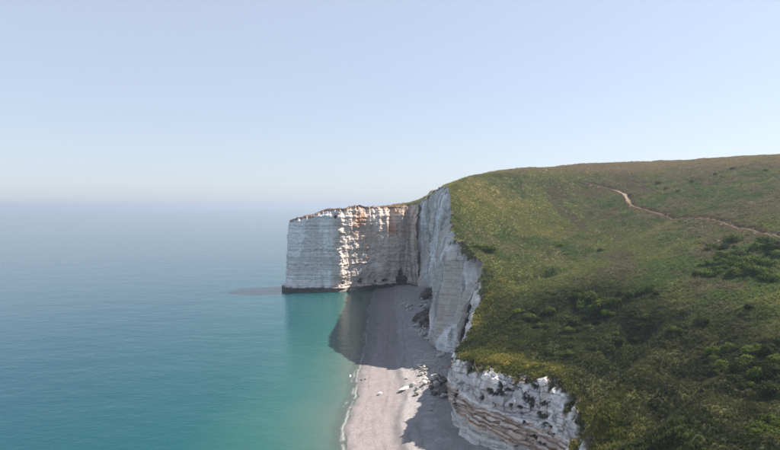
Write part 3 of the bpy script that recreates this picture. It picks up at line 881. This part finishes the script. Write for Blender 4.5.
for a in [(763,240,11),(775,244,11),(770,248,13),(733,240,13),(713,247,10),(722,255,11),(740,253,14),(756,247,13),(734,260,13),(747,261,14),(724,264,12),(708,274,13),
          (734,272,13),(761,272,15),(774,279,14),(777,254,12),(768,263,12),(743,267,14),(717,271,12),(711,263,9),(750,273,12),(725,247,9)]:
    row = 'upper' if a[1] < 250 else ('middle' if a[1] < 266 else 'lower')
    place_bush(*a, ('dark' if a[0] % 5 == 0 else 'bright') + ' green bush in the ' + row + ' part of the large thicket below the footpath', G1, sub=3, dark=(a[0] % 5 == 0))
G2 = 'bushes of the thicket on the near right slope'
for a in [(715,352,15),(729,349,16),(751,350,14),(772,350,18),(722,365,14),(740,368,18),(736,379,14),(758,375,18),(772,372,18),(768,390,18),(747,360,16),(778,362,16)]:
    row = 'upper' if a[1] < 358 else 'lower'
    place_bush(*a, ('dark' if a[0] % 4 == 0 else 'bright') + ' green bush in the ' + row + ' part of the thicket on the near right slope', G2, sub=3, dark=(a[0] % 4 == 0))
G3 = 'bushes low on the bottom right slope'
for a in [(761,427,17),(757,434,14),(770,420,14),(775,433,15)]:
    place_bush(*a, 'green bush in the patch at the bottom right corner', G3, sub=3)
G4 = 'row of dark bushes at mid slope'
for a in [(622,293,8),(630,295,9),(640,293,9),(650,290,9),(657,293,7)]:
    place_bush(*a, 'dark bush in the short row across the middle of the slope', G4, dark=True, sub=1)
G5 = 'bright scrub above the near bluff'
for a in [(575,296,10),(590,298,13),(601,305,14),(612,302,12),(594,310,12),(583,304,11),(606,313,10)]:
    place_bush(*a, 'bright green bush in the scrub patch above the near bluff', G5, sub=3)
for a, l in [((488,250,11), 'low green bush at the edge of the tall cliff'), ((479,247,8), 'small green bush nearest the brink of the tall cliff'),
             ((701,321,12), 'lone dark round bush in the middle of the right slope'), ((684,313,8), 'small dark bush just left of the lone round bush'),
             ((749,306,9), 'small dark bush above the sprawling near thicket'), ((674,329,9), 'low bush on the brow of the gully at lower right'),
             ((633,313,9), 'dark bush above the head of the gully'), ((710,422,8), 'small dark bush on the brown rounded bank'),
             ((715,174,4), 'tiny dark bush high under the right skyline'), ((733,168.5,4), 'flat dark bush near the top of the right skyline'),
             ((765,170.5,4), 'dark bush close below the skyline at far right'), ((692,181,5), 'small bush on the upper heath left of the skyline bushes'),
             ((678,191,4), 'small green bush above the middle of the footpath'), ((667,188,5), 'tiny bush above the footpath bend'), ((659,183,5), 'tiny bush highest above the footpath bend'),
             ((645,316,7), 'small bush right of the gully head'), ((560,245,6), 'tiny bush alone on the open green slope'), ((600,250,6), 'small dark bush in the middle of the open slope')]:
    place_bush(*a, l, None, dark='dark' in l)
G6 = 'scrub on the shaded slope above the near bluff'
for k in range(46):
    px = br_.uniform(505, 640); py = br_.uniform(304, 362)
    if py > 330 + (px - 505) * .5 or py < 312 - (px-505)*.1: continue
    dk = br_.random() < .6
    place_bush(px, py, br_.uniform(6, 13), ('dark' if dk else 'brighter green') + ' scrub bush on the shaded slope ' + ('straight above the near bluff' if px < 560 else 'between the near bluff and the gully'), G6, dark=dk, flat=.9)

clump_col = bpy.data.collections.new('clump_sources')
for i in range(3):
    cm_ = bush_mesh('heather_clump', 60 + i, M_tuft, 160)
    for v_ in cm_.vertices: v_.co.z *= .8
    clump_col.objects.link(bpy.data.objects.new('heather_clump', cm_))
o = scatter('heather', hill, .030, 17, .45, 1.25, 'low dark heather clumps dotted all over the hillside', clump_col, (.45, 1.0))
o['category'] = 'heather'
# ------------------------------------------------------------------ boulders on the beach
def boulder_mesh(name, seed, mtl):
    import bmesh
    r = random.Random(seed); bm = bmesh.new()
    bmesh.ops.create_icosphere(bm, subdivisions=3, radius=1.0)
    planes = []
    for _ in range(9):
        n = Vector((r.gauss(0, 1), r.gauss(0, 1), r.gauss(0, .8))).normalized(); planes.append((n, r.uniform(.40, .72)))
    for v in bm.verts:
        for n, d in planes:
            e = v.co.dot(n) - d
            if e > 0: v.co -= n * e * .93
        f = .06 * math.sin(v.co.x * 7 + seed) * math.sin(v.co.y * 6) + .05 * math.sin(v.co.z * 9 + seed * 2)
        v.co *= 1 + f + r.uniform(-.025, .025)
        v.co.z *= .75
    me = bpy.data.meshes.new(name); bm.to_mesh(me); bm.free(); me.materials.append(mtl)
    return me
BM = {k: [boulder_mesh(k + '_boulder', s * 7 + j, mm) for j in range(5)] for s, (k, mm) in enumerate((('white', M_white), ('grey', M_grey), ('dark', M_dark)))}
def place_rock(x, y, size, kind_, label, group=None, sink=.35, sc3=None, zoff=0):
    z = float(beach(np.array([x]), np.array([y]))[0])
    o = add('boulder', br_.choice(BM[kind_]), label, 'boulder', group, loc=(x, y, z + size * .75 * .6 * (1 - sink * 1.5) + zoff))
    a = sc3 or (br_.uniform(.85, 1.3), br_.uniform(.8, 1.2), br_.uniform(.75, 1.1))
    o.scale = tuple(size * .74 * k for k in a); o.rotation_euler = (br_.uniform(-.3, .3), br_.uniform(-.3, .3), br_.uniform(0, 6.28))
    return o
x, y = flat_hit(380, 396.5, .8); place_rock(x, y, 1.5, 'white', 'bright white chalk block alone on the sunlit beach')
x, y = flat_hit(404, 391, 2.0); o = place_rock(x, y, 2.3, 'white', 'long white slab at the shadow edge on the beach', sc3=(1.6, .8, .7)); o.rotation_euler = (0, 0, .4)
x, y = flat_hit(413, 389, 2.2); place_rock(x, y, 2.2, 'grey', 'pale block just right of the long white slab')
x, y = flat_hit(406.5, 381.5, 1.9); place_rock(x, y, 1.0, 'grey', 'small pale stone above the long white slab')
x, y = flat_hit(432, 414, 2.6); place_rock(x, y, 1.3, 'grey', 'lone pale block in the shade beside the near bluff')
x, y = flat_hit(349.5, 378, .0); place_rock(x, y, 1.2, 'white', 'small white rock awash left of the shoreline')
x, y = flat_hit(361, 381.5, .3); place_rock(x, y, .8, 'dark', 'left of two small dark stones near the waterline')
x, y = flat_hit(365, 381, .4); place_rock(x, y, .8, 'dark', 'right of two small dark stones near the waterline')
# dark fallen blocks
for (px, py, sz, l) in [(416, 325, 3.2, 'small dark block at the seaward tip of the middle rockfall'),
                        (446, 398, 4.5, 'dark block half behind the corner of the near bluff'),
                        (417, 396.5, 2.0, 'low dark stone seaward of the nearest rockfall')]:
    x, y = flat_hit(px, py, 3.0); place_rock(x, y, sz, 'dark', l, sink=.45)
for (px, py, rx, ry, n, lo, hi, l, g) in [
        (433, 291, 8, 7, 26, 4.0, 8.5, 'dark block in the farthest rock pile by the cliff foot', 'dark blocks of the farthest pile'),
        (429, 325, 11, 5, 26, 2.6, 6.2, 'dark block in the rockfall at the middle of the beach', 'dark blocks of the middle rockfall'),
        (438, 390, 7, 5, 16, 1.4, 3.4, 'dark block in the nearest rockfall beside the bluff', 'dark blocks of the nearest rockfall')]:
    for k in range(n):
        x, y = flat_hit(px + br_.gauss(0, .5) * rx, py + br_.gauss(0, .5) * ry, 4.0)
        sz = br_.uniform(lo, hi)
        place_rock(x, y, sz, 'dark', ('large ' if sz > .5 * (lo + hi) else 'small ') + l, g, sink=.4)
for (px, py, rx, ry, n, lo, hi, kind_, l, g) in [
        (407, 307, 7, 4, 12, 1.5, 3.2, 'grey', 'pale chalk boulder in the farthest scatter by the cliff foot', 'farthest scatter of boulders'),
        (430, 305, 10, 5, 12, 1.6, 3.6, 'grey', 'grey boulder on the farthest rubble mound', 'boulders on the farthest mound'),
        (426, 334, 12, 6, 26, 1.2, 3.4, 'grey', 'pale boulder in the rockfall at the middle of the beach', 'boulders of the middle rockfall'),
        (423, 372, 6, 5, 16, 1.0, 2.6, 'grey', 'grey boulder in the small cluster above the nearest rockfall', 'boulders of the small cluster'),
        (436, 390, 12, 9, 34, 1.0, 2.6, 'grey', 'pale boulder in the nearest rockfall beside the bluff', 'boulders of the nearest rockfall'),
        (442, 362, 5, 6, 10, 1.0, 2.4, 'grey', 'boulder on the ledge at the foot of the grey cliff', 'boulders at the grey cliff foot')]:
    for k in range(n):
        x, y = flat_hit(px + br_.gauss(0, .55) * rx, py + br_.gauss(0, .55) * ry, 3.0)
        sz = br_.uniform(lo, hi); white = br_.random() < .06
        lab = ('bright white ' if white else ('large ' if sz > lo + .6 * (hi - lo) else 'small ')) + l.replace('pale ', '').replace('grey boulder', 'boulder')
        place_rock(x, y, sz, 'white' if white else kind_, lab, g)
# small rubble too fine to count
Vr, Fr = [], []
rr = random.Random(9)
for (cx, cy, rad, h) in PILEW:
    for _ in range(420):
        x = cx + rr.gauss(0, .75) * rad; y = cy + rr.gauss(0, .9) * rad * 1.4
        z = float(0); s = rr.uniform(.12, .5)
        Vr.append((x, y, s, rr.random()))
Q = np.array(Vr); zq = beach(Q[:, 0], Q[:, 1])
VV, FF = [], []
for (x, y, s, q), z in zip(Q, zq):
    k = len(VV)
    for (a, b_, c) in ((1, 0, 0), (-.3, .9, .1), (-.8, -.6, 0), (.1, .1, .9), (.2, -.9, .3), (0, 0, -.6)):
        VV.append((x + s*a*(.7+.6*rr.random()), y + s*b_*(.7+.6*rr.random()), z + s*c*.8))
    for f in ((0,1,3), (1,2,3), (2,4,3), (4,0,3), (0,5,1), (1,5,2), (2,5,4), (4,5,0)):
        FF.append(tuple(k + i for i in f))
me = bpy.data.meshes.new('rubble'); me.from_pydata(VV, [], FF); me.materials.append(M_grey); me.update()
add('rubble', me, 'fine chalk rubble strewn around the rockfalls on the beach', 'rubble', kind='stuff')

# ------------------------------------------------------------------ haze
hm = bpy.data.materials.new('sea_haze'); hm.use_nodes = True
hn = hm.node_tree; hn.nodes.clear()
ho = hn.nodes.new('ShaderNodeOutputMaterial'); pv = hn.nodes.new('ShaderNodeVolumePrincipled')
pv.inputs['Color'].default_value = (.46, .56, .70, 1); pv.inputs['Density'].default_value = HAZE_DENSITY; pv.inputs['Anisotropy'].default_value = .25
hn.links.new(pv.outputs['Volume'], ho.inputs['Volume'])
R_ = 21000.0; Z0, Z1 = -9.0, 130.0
V = [(sx_ * R_, sy_ * R_, z) for z in (Z0, Z1) for sx_, sy_ in ((-1, -1), (1, -1), (1, 1), (-1, 1))]
me = bpy.data.meshes.new('haze')
me.from_pydata(V, [], [(3, 2, 1, 0), (4, 5, 6, 7), (0, 1, 5, 4), (1, 2, 6, 5), (2, 3, 7, 6), (3, 0, 4, 7)])
me.materials.append(hm); me.update()
add('haze', me, 'thin pale sea haze in the air over the coast', 'haze', kind='stuff')
